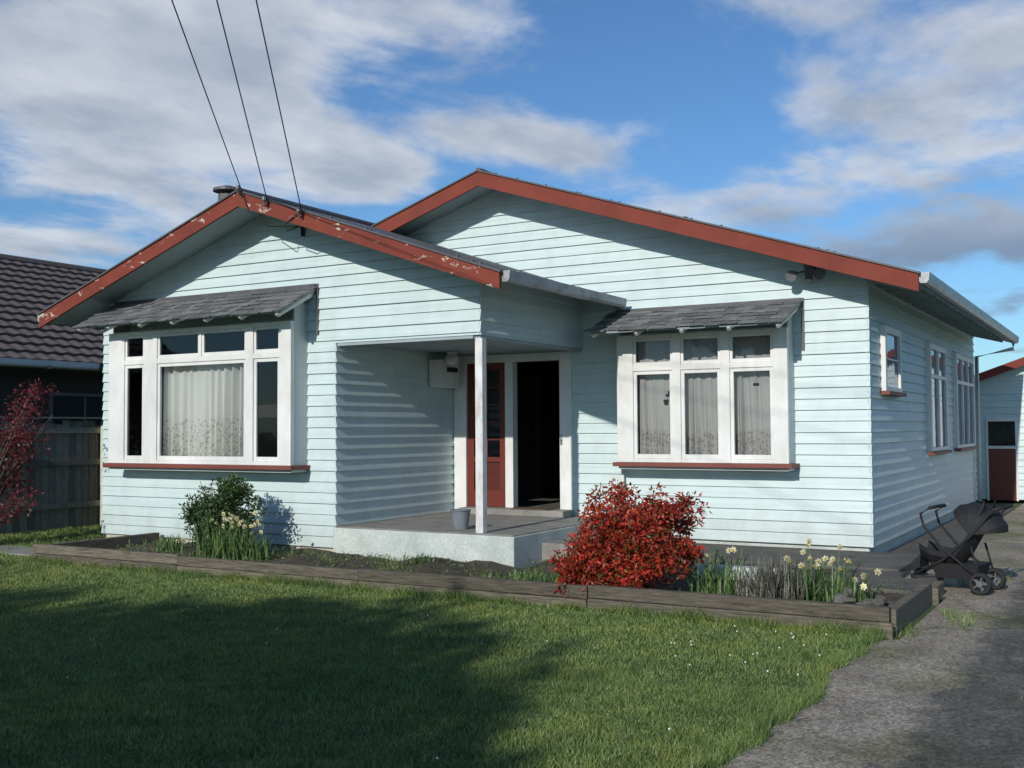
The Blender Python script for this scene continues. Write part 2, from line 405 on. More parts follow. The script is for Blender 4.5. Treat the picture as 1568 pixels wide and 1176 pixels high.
for k in range(16):
    x=random.uniform(-7.8,-2.3); mb.box(x,x+.03,MO+.02,MO+.05,mz(x)+.015,mz(x)+.036)
    x=random.uniform(-13.3,-6.2); mb.box(x,x+.03,WO+.02,WO+.05,wz(x)+.015,wz(x)+.036)
mb.build('roof_nail_heads',[M_flash],house)
def gutter(mb,x,z,y0,y1,r=.065,sg=1):
    pr=[(0,0),(0,-.09),(.03*sg,-.12),(.09*sg,-.12),(.115*sg,-.09),(.125*sg,0),(.115*sg,0),(.105*sg,-.085),(.015*sg,-.105),(.012*sg,0)]
    n=len(pr)
    for i in range(n):
        a,b=pr[i],pr[(i+1)%n]
        mb.quad((x+a[0],y0,z+a[1]),(x+b[0],y0,z+b[1]),(x+b[0],y1,z+b[1]),(x+a[0],y1,z+a[1]))
    for yy in (y0,y1):
        mb.quad((x,yy,z-.0),(x,yy,z-.09),(x+.115*sg,yy,z-.09),(x+.125*sg,yy,z))
        mb.quad((x,yy,z-.09),(x+.03*sg,yy,z-.12),(x+.09*sg,yy,z-.12),(x+.115*sg,yy,z-.09))
mb=MB()
gutter(mb,-2.115,mz(-2.12)+.01,MO+.02,YB+.3); gutter(mb,-5.975,wz(-5.98)+.01,WO+.02,13.1)
gutter(mb,-13.68,wz(-13.66)+.01,WO+.02,YM,sg=-1)
for (gx,gz_,a,b) in ((-2.115,mz(-2.12)+.01,12.9,23),(-5.975,wz(-5.98)+.01,10.2,13.1)):
    y=a
    while y<b: mb.box(gx-.005,gx+.128,y,y+.02,gz_-.004,gz_+.008); y+=.75
mb.build('gutters',[M_gutter],house)
mb=MB()
mb.tube([(-2.05,22.6,3.2),(-2.05,22.6,3.08),(XR+.09,22.6,2.95),(XR+.09,22.6,.15)],.04,10)
mb.tube([(-5.99,YM-.08,1.1),(-5.99,YM-.08,.2)],.022,8)
mb.build('downpipes',[M_white],house,smooth=True)
mb=MB()
y=MO+.5
while y<YB:
    for x0 in (XR+.01,):
        mb.hexa([(x0,y,mz(x0)-.2),(-2.2,y,mz(-2.2)-.17),(-2.2,y+.05,mz(-2.2)-.17),(x0,y+.05,mz(x0)-.2),
                 (x0,y,mz(x0)-.1),(-2.2,y,mz(-2.2)-.1),(-2.2,y+.05,mz(-2.2)-.1),(x0,y+.05,mz(x0)-.1)])
    y+=.6
mb.build('eave_rafters',[M_soffit_shade],house)

def sash(w,x0,x1,y,z0,z1,t=.045):
    w.box(x0,x0+t,y,y+.035,z0,z1); w.box(x1-t,x1,y,y+.035,z0,z1)
    w.box(x0+t,x1-t,y,y+.035,z0,z0+t+.01); w.box(x0+t,x1-t,y,y+.035,z1-t,z1)
def bay(name,x0,x1,yf,yw,z0,z1,mull,ztr,topsplit=None):
    w=MB()
    for a,b in mull: w.box(a,b,yf,yf+.07,z0,z1)
    ops=[(mull[i][1],mull[i+1][0]) for i in range(len(mull)-1)]
    s=MB(); g=MB()
    for i,(a,b) in enumerate(ops):
        w.box(a,b,yf+.003,yf+.07,z0,z0+.05); w.box(a,b,yf+.003,yf+.07,ztr-.035,ztr+.035); w.box(a,b,yf+.003,yf+.07,z1-.05,z1)
        sash(s,a+.001,b-.001,yf+.02,z0+.051,ztr-.036)
        g.quad((a,yf+.042,z0+.05),(b,yf+.042,z0+.05),(b,yf+.042,ztr-.04),(a,yf+.042,ztr-.04))
        tops=[(a,b)]
        if topsplit==i:
            m=(a+b)/2; w.box(m-.02,m+.02,yf+.004,yf+.07,ztr+.035,z1-.05); tops=[(a,m-.02),(m+.02,b)]
        for (c,d) in tops:
            sash(s,c+.001,d-.001,yf+.02,ztr+.036,z1-.051,.035)
            g.quad((c,yf+.042,ztr+.035),(d,yf+.042,ztr+.035),(d,yf+.042,z1-.05),(c,yf+.042,z1-.05))
    e=empty(name); e.parent=house
    w.build('window_frame',[M_white],e,.005); s.build('window_sashes',[M_white],e,.004); g.build('window_panes',[M_glass],e)
    p=MB(); p.box(x1-.03,x1-.002,yf+.071,yw-.0,z0,z1+.25); p.box(x0+.002,x0+.03,yf+.071,yw,z0,z1+.25)
    p.box(x0+.03,x1-.03,yf+.08,yw,z1-.02,z1+.02)
    p.build('bay_side_panels',[M_baypanel],e)
    q=MB(); q.box(x0-.05,x1+.05,yf-.05,yw-.02,z0-.055,z0-.002); q.build('window_sill',[M_sill],e,.006)
    q=MB(); q.box(x0+.01,x1-.01,yf+.02,yw-.02,z0-.09,z0-.056); q.build('sill_apron',[M_baypanel],e)
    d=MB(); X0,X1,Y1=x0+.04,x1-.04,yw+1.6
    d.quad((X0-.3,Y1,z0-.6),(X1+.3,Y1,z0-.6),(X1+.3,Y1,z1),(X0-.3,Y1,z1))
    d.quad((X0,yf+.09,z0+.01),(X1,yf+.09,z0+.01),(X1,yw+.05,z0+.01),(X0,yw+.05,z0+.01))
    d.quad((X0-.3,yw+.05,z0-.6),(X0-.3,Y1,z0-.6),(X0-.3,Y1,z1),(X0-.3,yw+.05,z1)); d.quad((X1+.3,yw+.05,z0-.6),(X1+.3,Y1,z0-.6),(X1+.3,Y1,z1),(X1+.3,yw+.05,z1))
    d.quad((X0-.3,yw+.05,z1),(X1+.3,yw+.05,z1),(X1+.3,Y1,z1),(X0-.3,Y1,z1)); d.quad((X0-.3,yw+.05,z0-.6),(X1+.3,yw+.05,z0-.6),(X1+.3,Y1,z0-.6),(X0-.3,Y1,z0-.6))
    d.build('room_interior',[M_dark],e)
    return e
def curtain(e,x0,x1,y,z0,z1,mat,waves,amp=.025,scallop=True,tear=None):
    n=int((x1-x0)*110); nz=30; mb=MB(); ph=random.random()*6
    P=[]
    for j in range(nz+1):
        t=j/nz; row=[]
        for i in range(n+1):
            u=i/n; x=x0+(x1-x0)*u
            ww=u*waves*6.283+ph+1.1*math.sin(u*9+ph)+.5*math.sin(u*23)
            yy=y+amp*(math.sin(ww)+.35*math.sin(2*ww+1))*(1-.35*t)*(.6+.4*math.sin(u*7+ph))+.008*math.sin(u*51+3*t)
            z=z0+(z1-z0)*t
            if j==0 and scallop: z+=.025*abs(math.sin(u*waves*6.283))
            row.append((x,yy,z))
        P.append(row)
    for j in range(nz):
        for i in range(n):
            cx,cz=P[j][i][0],P[j][i][2]
            if tear and any(((cx-a)/ra)**2+((cz-b)/rb)**2<1+.5*math.sin(cx*80+cz*60) for a,b,ra,rb in tear): continue
            mb.quad(P[j][i],P[j][i+1],P[j+1][i+1],P[j+1][i])
    mb.build('net_curtain',[mat],e,smooth=True)
e=bay('wing_bay_window',-12.57,-9.19,10.27,YW,1.16,2.98,[(-12.57,-12.25),(-11.86,-11.60),(-9.96,-9.83),(-9.38,-9.19)],2.56,1)
curtain(e,-11.62,-9.94,10.45,1.22,2.55,M_curt,12,.07)
e=bay('main_bay_window',-5.95,-3.68,12.97,YM,1.16,2.82,[(-5.95,-5.72),(-5.17,-5.06),(-4.53,-4.41),(-3.86,-3.68)],2.38)
curtain(e,-5.72,-5.17,13.14,1.24,2.34,M_curt2,4,.035,tear=[(-5.33,1.92,.035,.05),(-5.30,2.02,.03,.03)])
curtain(e,-5.08,-4.52,13.14,1.24,2.34,M_curt2,5,.035)
curtain(e,-4.42,-3.86,13.14,1.24,2.34,M_curt2,4,.035,tear=[(-4.13,2.12,.03,.03)])
curtain(e,-5.72,-3.86,13.13,2.40,2.80,M_curt2,14,.02,False)

def awning(name,x0,x1,yw,ztop,yf,zf,nr=6):
    e=empty(name); e.parent=house
    mb=MB(); d=Vector((0,yf-yw,zf-ztop)); L=d.length; u=d.normalized(); nrm=Vector((0,-u.z,u.y)); 
    if nrm.z<0: nrm=-nrm
    rows=nr; rl=L/rows
    for r in range(rows):
        x=x0-.02-random.uniform(0,.08) 
        while x<x1+.02:
            w=random.uniform(.13,.24); xe=min(x+w,x1+.03)
            s0=r*rl-.02; s1=(r+1)*rl+random.uniform(-.010,.014)
            if r==rows-1: s1+=random.uniform(-.01,.035)
            li=random.uniform(0,.010); b0=.004; b1=.018+li
            A=lambda xx,s,h: tuple(Vector((xx,yw,ztop))+u*s+nrm*h)
            mb.hexa([A(x,s1,b1-.012),A(xe-.004,s1,b1-.012),A(xe-.004,s0,b0-.003),A(x,s0,b0-.003),A(x,s1,b1),A(xe-.004,s1,b1),A(xe-.004,s0,b0),A(x,s0,b0)])
            x=xe
            if xe>=x1+.029: break
    mb.build('shingles',[M_shingle],e)
    mb=MB(); t=.03
    A=lambda xx,s,h: tuple(Vector((xx,yw,ztop))+u*s+nrm*h)
    mb.hexa([A(x0,L-.03,-t),A(x1,L-.03,-t),A(x1,0,-t),A(x0,0,-t),A(x0,L-.03,-.006),A(x1,L-.03,-.006),A(x1,0,-.006),A(x0,0,-.006)])
    mb.build('awning_deck',[M_soffit_shade],e)
    mb=MB(); n=int((x1-x0)/.62)+1
    for i in range(n):
        x=x0+.03+(x1-x0-.10)*i/(n-1)
        mb.hexa([A(x,L-.02,-.075),A(x+.04,L-.02,-.075),A(x+.04,.12,-.09),A(x,.12,-.09),A(x,L+.01,-t-.002),A(x+.04,L+.01,-t-.002),A(x+.04,.05,-t-.002),A(x,.05,-t-.002)])
    mb.build('awning_rafters',[M_white],e,.004)
    mb=MB(); mb.box(x0,x1,yw-.06,yw-.03,ztop-.02,ztop+.03)
    mb.box(x1+.0,x1+.035,yw-.040,yw-.024,ztop-.62,ztop+.03); mb.build('awning_flashing_and_strip',[M_flash],e)  # dark upright strip down the wall at the right end
awning('wing_window_awning',-12.80,-9.04,YW,3.44,9.88,3.05,6)
awning('main_window_awning',-6.08,-3.58,YM,3.17,12.40,2.83,6)

M_blind=plain('blue_blind',(.20,.27,.36))
def sidewin(y0,y1,z0,z1,cols):
    e=empty('side_window'); e.parent=house
    x=XR+.03; w=MB(); c=.09; xd=XR
    w.box(xd,x+.05,y0,y0+c,z0,z1); w.box(xd,x+.05,y1-c,y1,z0,z1); w.box(xd,x+.048,y0+c,y1-c,z1-c,z1); w.box(xd,x+.048,y0+c,y1-c,z0,z0+.06)
    n=cols; span=(y1-y0-2*c)
    for i in range(1,n): yy=y0+c+span*i/n; w.box(xd,x+.046,yy-.04,yy+.04,z0+.06,z1-c)
    zt=z1-.5
    if z1-z0>1: w.box(xd,x+.044,y0+c,y1-c,zt-.03,zt+.03)
    else: w.box(xd,x+.036,y0+c,y1-c,(z0+z1)/2-.01,(z0+z1)/2+.01)
    w.build('window_frame',[M_white],e,.004)
    g=MB(); g.quad((x+.012,y0+c,z0),(x+.012,y1-c,z0),(x+.012,y1-c,z1-.05),(x+.012,y0+c,z1-.05)); g.build('window_panes',[M_glass],e)
    g=MB(); g.quad((x+.004,y0+c,z0),(x+.004,y1-c,z0),(x+.004,y1-c,z1-.05),(x+.004,y0+c,z1-.05)); g.build('window_blind',[M_blind],e)
    s=MB(); s.box(XR,x+.10,y0-.04,y1+.04,z0-.05,z0-.001); s.build('window_sill',[M_sill],e,.004)
sidewin(13.95,15.0,2.05,2.88,1); sidewin(17.3,18.9,1.22,2.88,2); sidewin(20.0,22.3,1.22,2.88,3)

mb=MB(); yd=YM-.04
mb.box(-8.705,-8.50,yd,YM+.1,.40,2.675); mb.box(-7.84,-7.71,yd+.002,YM+.1,.486,2.56); mb.box(-6.96,-6.775,yd,YM+.1,.486,2.675)
mb.box(-8.50,-6.96,yd+.001,YM+.1,2.56,2.673)
mb.build('door_frame',[M_white],house,.005)
mb=MB(); g=MB()
x0,x1,z0,z1=-8.50,-7.84,.487,2.56; yy=YM
mb.box(x0,x0+.11,yy,yy+.045,z0,z1); mb.box(x1-.11,x1,yy,yy+.045,z0,z1)
mb.box(x0+.11,x1-.11,yy,yy+.045,z0,z0+.24); mb.box(x0+.11,x1-.11,yy,yy+.045,z1-.1,z1); mb.box(x0+.11,x1-.11,yy,yy+.045,1.13,1.20)
mb.box(x0+.11,x1-.11,yy+.03,yy+.04,z0+.24,1.13)
xm=(x0+x1)/2
mb.box(xm-.012,xm+.012,yy+.005,yy+.04,1.20,z1-.1)
for k in range(1,5): zz=1.20+(z1-.1-1.20)*k/5; mb.box(x0+.11,xm-.0121,yy+.006,yy+.039,zz-.011,zz+.011); mb.box(xm+.0121,x1-.11,yy+.006,yy+.039,zz-.011,zz+.011)
g.quad((x0+.11,yy+.022,1.20),(x1-.11,yy+.022,1.20),(x1-.11,yy+.022,z1-.1),(x0+.11,yy+.022,z1-.1))
g.quad((x0+.11,yy+.020,z0+.24),(x1-.11,yy+.020,z0+.24),(x1-.11,yy+.020,1.13),(x0+.11,yy+.020,1.13))
mb.build('glazed_red_door',[M_door],house,.003); g.build('door_panes',[M_glass],house)
mb=MB(); mb.box(-7.02,-6.975,YM+.12,YM+.95,.5,2.54); mb.box(-7.03,-7.021,YM+.24,YM+.83,.7,1.3); mb.box(-7.03,-7.021,YM+.24,YM+.83,1.45,2.4)
mb.build('open_door_leaf',[plain('dark_stained_door',(.035,.018,.012),.4)],house,.004)
mb=MB(); mb.tube([(-6.93,yd-.03,1.45),(-6.93,yd-.005,1.45)],.02,10); mb.box(-6.945,-6.915,yd-.012,yd-.001,1.38,1.52); mb.build('door_handle',[M_metal],house)
mb=MB()
hx0,hx1,hy0,hy1,hz0,hz1=-8.6,-6.9,YM+.1,17.5,.47,2.72
mb.quad((hx0,hy0,hz0),(hx0,hy1,hz0),(hx0,hy1,hz1),(hx0,hy0,hz1)); mb.quad((hx1,hy0,hz0),(hx1,hy1,hz0),(hx1,hy1,hz1),(hx1,hy0,hz1))
mb.quad((hx0,hy1,hz0),(hx1,hy1,hz0),(hx1,hy1,hz1),(hx0,hy1,hz1)); mb.quad((hx0,hy0,hz1),(hx1,hy0,hz1),(hx1,hy1,hz1),(hx0,hy1,hz1))
mb.quad((hx0,YM,hz0),(hx1,YM,hz0),(hx1,hy1,hz0),(hx0,hy1,hz0),1)
mb.box(-8.59,-8.50,15.5,15.6,.47,2.5); mb.box(-8.0,-7.92,16.9,17.49,.47,2.5)
mb.build('hallway',[M_hall,M_concdark],house)
mb=MB(); mb.box(-7.6,-7.05,YM-.28,YM-.02,.487,.50); mb.build('door_mat',[plain('door_mat_fibre',(.10,.07,.045),.95)],house)
mb=MB(); mb.box(XP+.03,XP+.24,12.62,13.10,2.20,2.57); mb.box(XP+.02,XP+.26,12.60,13.12,2.571,2.59); mb.build('meter_box',[M_white],house,.01)
mb=MB(); mb.box(XP+.241,XP+.245,12.76,13.04,2.42,2.49); mb.build('meter_box_window',[M_dark],house)
me=bpy.data.meshes.new('porch_lamp')
bm=bmesh.new(); bmesh.ops.create_uvsphere(bm,u_segments=20,v_segments=12,radius=.10)
for v in bm.verts: v.co.z*=.9
bmesh.ops.create_cone(bm,cap_ends=True,segments=20,radius1=.07,radius2=.085,depth=.05,matrix=Matrix.Translation((0,0,.09)))
bm.to_mesh(me); bm.free(); me.materials.append(plain('opal_glass',(.5,.5,.48),.25))
for p in me.polygons: p.use_smooth=True
o=bpy.data.objects.new('porch_lamp',me); o.location=(-8.30,12.6,2.585); COL.objects.link(o); o.parent=house
mb=MB()
for x in (-3.62,-3.28):
    mb.tube([(x,YM-.32,3.44),(x,YM-.27,3.45),(x,YM-.19,3.48),(x,YM-.14,3.49)],[.07,.065,.045,.035],14)
    mb.tube([(x,YM-.16,3.49),(-3.45,YM-.08,3.53)],.012,6)
mb.box(-3.51,-3.39,YM-.12,YM-.03,3.47,3.60)
mb.tube([(-3.45,YM-.14,3.45),(-3.45,YM-.16,3.39)],[.04,.045],10)
mb.build('flood_lights',[M_greyp],house)
mb=MB(); fx=-12.02
mb.tube([(fx,12,3.7),(fx,12,5.22)],.14,16); mb.tube([(fx,12,5.27),(fx,12,5.31)],.22,20); mb.tube([(fx,12,5.31),(fx,12,5.36)],[.22,.06],20)
for a in range(4): mb.tube([(fx+.09*math.cos(a*1.57),12+.09*math.sin(a*1.57),5.15),(fx+.15*math.cos(a*1.57),12+.15*math.sin(a*1.57),5.28)],.01,6)
mb.build('chimney_flue',[M_flash],house)

# power lines
pl=empty('power_lines')
att=[Vector((-9.72,9.93,4.66)),Vector((-9.28,9.93,4.47)),Vector((-8.72,9.93,4.27))]
mids=[Vector((-6.99,6.35,5.20)),Vector((-6.89,6.75,5.34)),Vector((-6.59,6.92,5.34))]
for a,m in zip(att,mids):
    dirv=m-a; pts=[]
    for k in range(33):
        t=k/32*8; p=a+dirv*t; pts.append(p+Vector((0,0,.006*t*(t-1))))
    mb=MB(); mb.tube(pts,.0065,6); mb.build('cable',[M_wire],pl)
    mb=MB(); mb.tube([a+Vector((0,.02,-.09)),a+Vector((0,-.04,-.08)),a+Vector((0,-.05,-.02)),a+Vector((0,-.05,.02))],[.012,.012,.03,.022],8); mb.build('insulator',[M_greyp],pl)
mb=MB()
mb.tube([att[0],(-9.6,9.95,4.35),(-9.35,10.05,4.15),(-9.25,10.5,4.22),(-9.28,10.57,4.33)],.007,6); mb.tube([att[2],(-9.0,9.96,4.13),(-9.2,10.2,4.10),(-9.22,10.55,4.25)],.007,6)
mb.tube([(-9.28,10.57,4.35),(-9.25,10.565,4.1)],.025,8)
mb.build('service_drop_cable',[M_wire],pl)

# ------------------------------------------------------------------ ground
mb=MB()
mb.quad((-400,-400,0),(400,-400,0),(400,400,0),(-400,400,0)); mb.build('ground',[M_ground])
dr=MB()
ys=np.linspace(-3,27,301)
lawn_edge=lambda y: -1.76+.045*np.sin(y*2.3)+.03*np.sin(y*5.1)+.02*np.sin(y*13)
def xe(y):
    if y<8.5: return float(lawn_edge(y))
    return -1.60 if y<10.9 else -2.12
for i in range(300): dr.quad((xe(ys[i]),ys[i],.006),(3.2,ys[i],.006),(3.2,ys[i+1],.006),(xe(ys[i+1]),ys[i+1],.006))
dr.build('driveway',[M_asph])
mb=MB()
mb.box(-5.04,-2.20,11.75,13.27,-.02,.12); mb.box(-2.76,-2.14,13.28,23,-.02,.03)
mb.box(-2.75,-1.76,10.42,11.745,-.02,.10)
mb.build('concrete_path',[M_concdark],None,.01)
mb=MB(); nx,ny=90,26
X=np.linspace(-11.75,-1.75,nx); Y=np.linspace(8.66,12.4,ny)
Zs=[[.085+.03*math.sin(x*3.1+y)+.02*math.sin(x*7+y*5)+random.uniform(-.015,.015) for x in X] for y in Y]
for j in range(ny-1):
    for i in range(nx-1):
        if Y[j+1]>10.5 and X[i]<-6.1: continue
        if Y[j+1]>11.8 : continue
        mb.quad((X[i],Y[j],Zs[j][i]),(X[i+1],Y[j],Zs[j][i+1]),(X[i+1],Y[j+1],Zs[j+1][i+1]),(X[i],Y[j+1],Zs[j+1][i]))
mb.build('garden_bed',[M_soil])
mb=MB()
x=-11.85
while x<-1.8:
    L=min(random.uniform(2.2,2.6),-1.68-x)
    if -1.68-(x+L)<.6: L=-1.68-x
    dz=random.uniform(-.008,.008)
    mb.box(x,x+L-.012,8.56+random.uniform(-.006,.006),8.64,-.03,.105+dz); mb.box(x+.0,x+L-.006,8.57+random.uniform(-.008,.008),8.65,.109+dz,.215+dz+random.uniform(-.006,.01)); x+=L
mb.box(-11.85,-11.77,8.66,10.5,-.03,.2)
mb.box(-1.73,-1.65,8.66,10.3,-.03,.2); mb.box(-1.73,-1.65,10.38,11.0,-.03,.13); mb.box(-1.74,-1.60,10.31,10.37,-.03,.15)
for x,y in ((-1.70,8.50),(-1.93,8.69),(-4.4,8.68),(-7.2,8.68),(-9.7,8.68)): mb.box(x-.05,x+.05,y,y+.055,-.03,.19 if y>8.6 else .12)
mb.build('timber_garden_edging',[M_edge],None,.008)
mb=MB()
def rock(c,r):
    bm=bmesh.new(); bmesh.ops.create_icosphere(bm,subdivisions=2,radius=1)
    s=[random.uniform(.7,1.2) for _ in range(3)]
    n=len(mb.v)
    for v in bm.verts:
        k=1+.15*math.sin(v.co.x*5+r*90)+.12*math.sin(v.co.y*6+c[0]*30)
        mb.v.append((c[0]+v.co.x*r*s[0]*k,c[1]+v.co.y*r*s[1]*k,c[2]+v.co.z*r*s[2]*.7*k))
    for f in bm.faces: mb.f.append(tuple(n+v.index for v in f.verts)); mb.m.append(0)
    bm.free()
for k in range(26): rock((random.uniform(-2.15,-1.75),random.uniform(8.7,9.2),random.uniform(.10,.25)),random.uniform(.035,.07))
mb.build('garden_stones',[M_concdark])
mb=MB(); mb.box(-4.0,-3.1,10.55,10.7,.0,.20); mb.box(-5.4,-5.0,10.9,11.1,.0,.24); mb.build('concrete_garden_blocks',[M_plinth],None,.015)
mb=MB(); mb.box(-13.7,-12.0,8.9,9.5,-.02,.03); mb.build('paving_slab',[M_conc],None,.01)

# lawn blades
def blades(n,xr,yr,h,w,mask=None):
    x=rng.uniform(xr[0],xr[1],n); y=rng.uniform(yr[0],yr[1],n)
    if mask is not None:
        k=mask(x,y); x=x[k]; y=y[k]
    n=len(x); a=rng.uniform(0,2*np.pi,n)
    lump=1+.35*np.sin(x*2.1+y*1.3)*np.sin(y*3.7-x)+.25*np.sin(x*11+3*np.sin(y*7))
    hh=rng.uniform(h*.5,h*1.25,n)*lump; ww=rng.uniform(w*.6,w,n)
    lean=rng.normal(0,.5,(n,2))*hh[:,None]
    P=np.zeros((n,3,3)); z=np.zeros(n)
    P[:,0]=np.stack([x-np.cos(a)*ww/2,y-np.sin(a)*ww/2,z],1); P[:,1]=np.stack([x+np.cos(a)*ww/2,y+np.sin(a)*ww/2,z],1)
    P[:,2]=np.stack([x+lean[:,0],y+lean[:,1],z+hh],1)
    return P.reshape(-1,3)
def infr(x,y):
    d=-.503*x+.864*y; s=.864*x+.503*y
    return (d>4.2)&(np.abs(s)<d*.53+.6)
near=lambda x,y: infr(x,y)&(x<lawn_edge(y)+.03)
V=[blades(330000,(-13,-1.5),(2.8,8.57),.028,.009,near),
   blades(130000,(-6,-1.5),(2.8,6.5),.028,.006,near),
   blades(50000,(-15.3,-11.85),(6,14),.045,.014,infr),
   blades(12000,(-1.85,-1.66),(3,8.5),.06,.007,lambda x,y: infr(x,y)&(np.abs(x-lawn_edge(y))<.05)),
   blades(9000,(-11.8,-1.7),(8.50,8.57),.09,.009,infr),
   blades(14000,(-11.7,-6.2),(8.7,10.5),.11,.011,lambda x,y: infr(x,y)&(np.sin(x*5+y*2.6)+np.sin(y*4-x*3)+.6*np.sin(x*13)>.55)),
   blades(2600,(-1.65,-1.2),(8.6,14),.06,.01,lambda x,y: infr(x,y)&(np.sin(x*9+y*4)+np.sin(y*2.2)>.9)),
   blades(1500,(-1.3,3),(3,20),.03,.008,lambda x,y: infr(x,y)&(np.sin(x*5+y*2.6)+np.sin(y*1.7-x*3)>1.5))]
np_mesh('lawn_grass',np.concatenate(V),3,[M_grass])
P=[]
for k in range(34):
    x=random.uniform(-8,-1.9); y=random.uniform(3.5,8.5)
    if k%2: x=random.uniform(-3.0,-1.9); y=random.uniform(6.5,8.4)
    r=.0065; z=.038
    P+=[(x+r*math.cos(a),y+r*math.sin(a)*.6,z+r*math.sin(a)*.8) for a in np.linspace(0,2*math.pi,7)[:-1]]
np_mesh('lawn_daisies',P,6,[plain('daisy_white',(.6,.6,.55))])

# ------------------------------------------------------------------ foliage
def leaves(centers,rad,per,size,aspect=.45,up=.2):
    K=len(centers); n=K*per
    c=np.repeat(centers,per,0); r=np.repeat(rad,per,0)
    d=rng.normal(size=(n,3)); d/=np.linalg.norm(d,axis=1)[:,None]
    p=c+d*r*(rng.uniform(.2,1,(n,1))**.5)
    t=rng.normal(size=(n,3))+d*.8; t[:,2]+=up; t/=np.linalg.norm(t,axis=1)[:,None]
    s=np.cross(t,rng.normal(size=(n,3))); s/=np.linalg.norm(s,axis=1)[:,None]
    L=rng.uniform(.6,1.3,(n,1))*size; W=L*aspect*.5
    P=np.stack([p,p+t*L*.45+s*W,p+t*L,p+t*L*.45-s*W],1)
    return P.reshape(-1,3)
def clumps(c,R,K,rc,shell=.55,lo=-1,sq=1.0):
    d=rng.normal(size=(K*3,3)); d/=np.linalg.norm(d,axis=1)[:,None]; d=d[d[:,2]>lo][:K]
    d=np.sign(d)*np.abs(d)**sq
    q=rng.uniform(shell,1.05,(len(d),1))
    cs=np.array(c)+d*np.array(R)*q
    return cs,np.tile([rc]*3,(len(cs),1))*rng.uniform(.6,1.3,(len(cs),1))
nd=empty('red_nandina_bush')
cs,rd=clumps((-4.03,9.22,.62),(.56,.50,.42),190,.10,.25,-1,.68)
cs2,rd2=clumps((-4.42,8.80,.30),(.22,.26,.24),46,.08,.3)
cs3,rd3=clumps((-4.15,8.88,.45),(.42,.25,.35),60,.09,.3)
P=np.concatenate([leaves(cs,rd,80,.050,.42,-.2),leaves(cs2,rd2,60,.05,.42,-.5),leaves(cs3,rd3,60,.05,.42,-.4)])
np_mesh('leaves',P,4,[M_nandina],nd)
mb=MB()
for k in range(26):
    a=random.uniform(0,6.28); r=random.uniform(.15,.5)
    mb.tube([(-4.1+.1*math.cos(a),9.2+.1*math.sin(a),.02),(-4.1+r*.6*math.cos(a),9.2+r*.6*math.sin(a),.35),(-4.05+r*math.cos(a),9.2+r*math.sin(a),.85)],[.012,.008,.004],5)
mb.build('stems',[M_trunk],nd)
sh=empty('garden_shrub')
cs,rd=clumps((-9.82,9.75,.48),(.48,.40,.42),150,.10,.2)
cs2,rd2=clumps((-9.72,9.8,.84),(.32,.24,.20),46,.07,.3)
np_mesh('leaves',np.concatenate([leaves(cs,rd,80,.05,.45,.4),leaves(cs2,rd2,50,.045,.45,.6)]),4,[M_shrub],sh)
mb=MB()
for k in range(20):
    a=random.uniform(0,6.28); r=random.uniform(.1,.42); z=random.uniform(.7,1.08)
    mb.tube([(-9.8,9.75,.03),(-9.8+r*.5*math.cos(a),9.75+r*.5*math.sin(a),.4),(-9.8+r*math.cos(a),9.75+r*math.sin(a),z)],[.012,.008,.003],5)
mb.build('stems',[M_trunk],sh)
mp_=empty('japanese_maple')
cs=[]
mb=MB(); base=Vector((-14.05,9.3,0))
for k in range(22):
    a=random.uniform(0,6.28); r=random.uniform(.3,1.0); z=random.uniform(.6,2.35)
    e1=base+Vector((r*.4*math.cos(a),r*.4*math.sin(a),z*.55)); e2=base+Vector((r*math.cos(a),r*math.sin(a),z))
    mb.tube([base,e1,e2],[.035,.018,.005],6)
    for j in range(5): cs.append(e1.lerp(e2,random.uniform(.3,1.05))+Vector((random.uniform(-.15,.15),random.uniform(-.15,.15),random.uniform(-.15,.1))))
mb.build('trunk_and_branches',[M_trunk],mp_)
cs=np.array([tuple(c) for c in cs]); np_mesh('leaves',leaves(cs,np.tile([.2,.2,.13],(len(cs),1)),44,.06,.5,-.1),4,[M_maple],mp_)
lv=empty('lavender_bush')
def strap(x,y,z,h,lean,w,curve=.5,seg=5):
    a=random.uniform(0,6.28); ca,sa=math.cos(a),math.sin(a); out=[]; prev=None
    for i in range(seg+1):
        t=i/seg; r=lean*h*(t**1.6); zz=z+h*(t-curve*.5*t*t*lean)
        ww=w*(1-t**3)*.5+.0008
        p=np.array([x+ca*r,y+sa*r,zz]); s=np.array([-sa,ca,0])*ww
        cur=(p-s,p+s)
        if prev is not None: out+= [prev[0],prev[1],cur[1],cur[0]]
        prev=cur
    return out,p
P=[]
for k in range(900):
    x=-2.72+random.gauss(0,.13); y=9.15+random.gauss(0,.12); o_,_=strap(x,y,.08,random.uniform(.15,.46),random.uniform(.1,.8),.008); P+=o_
np_mesh('stems',P,4,[M_lav],lv)
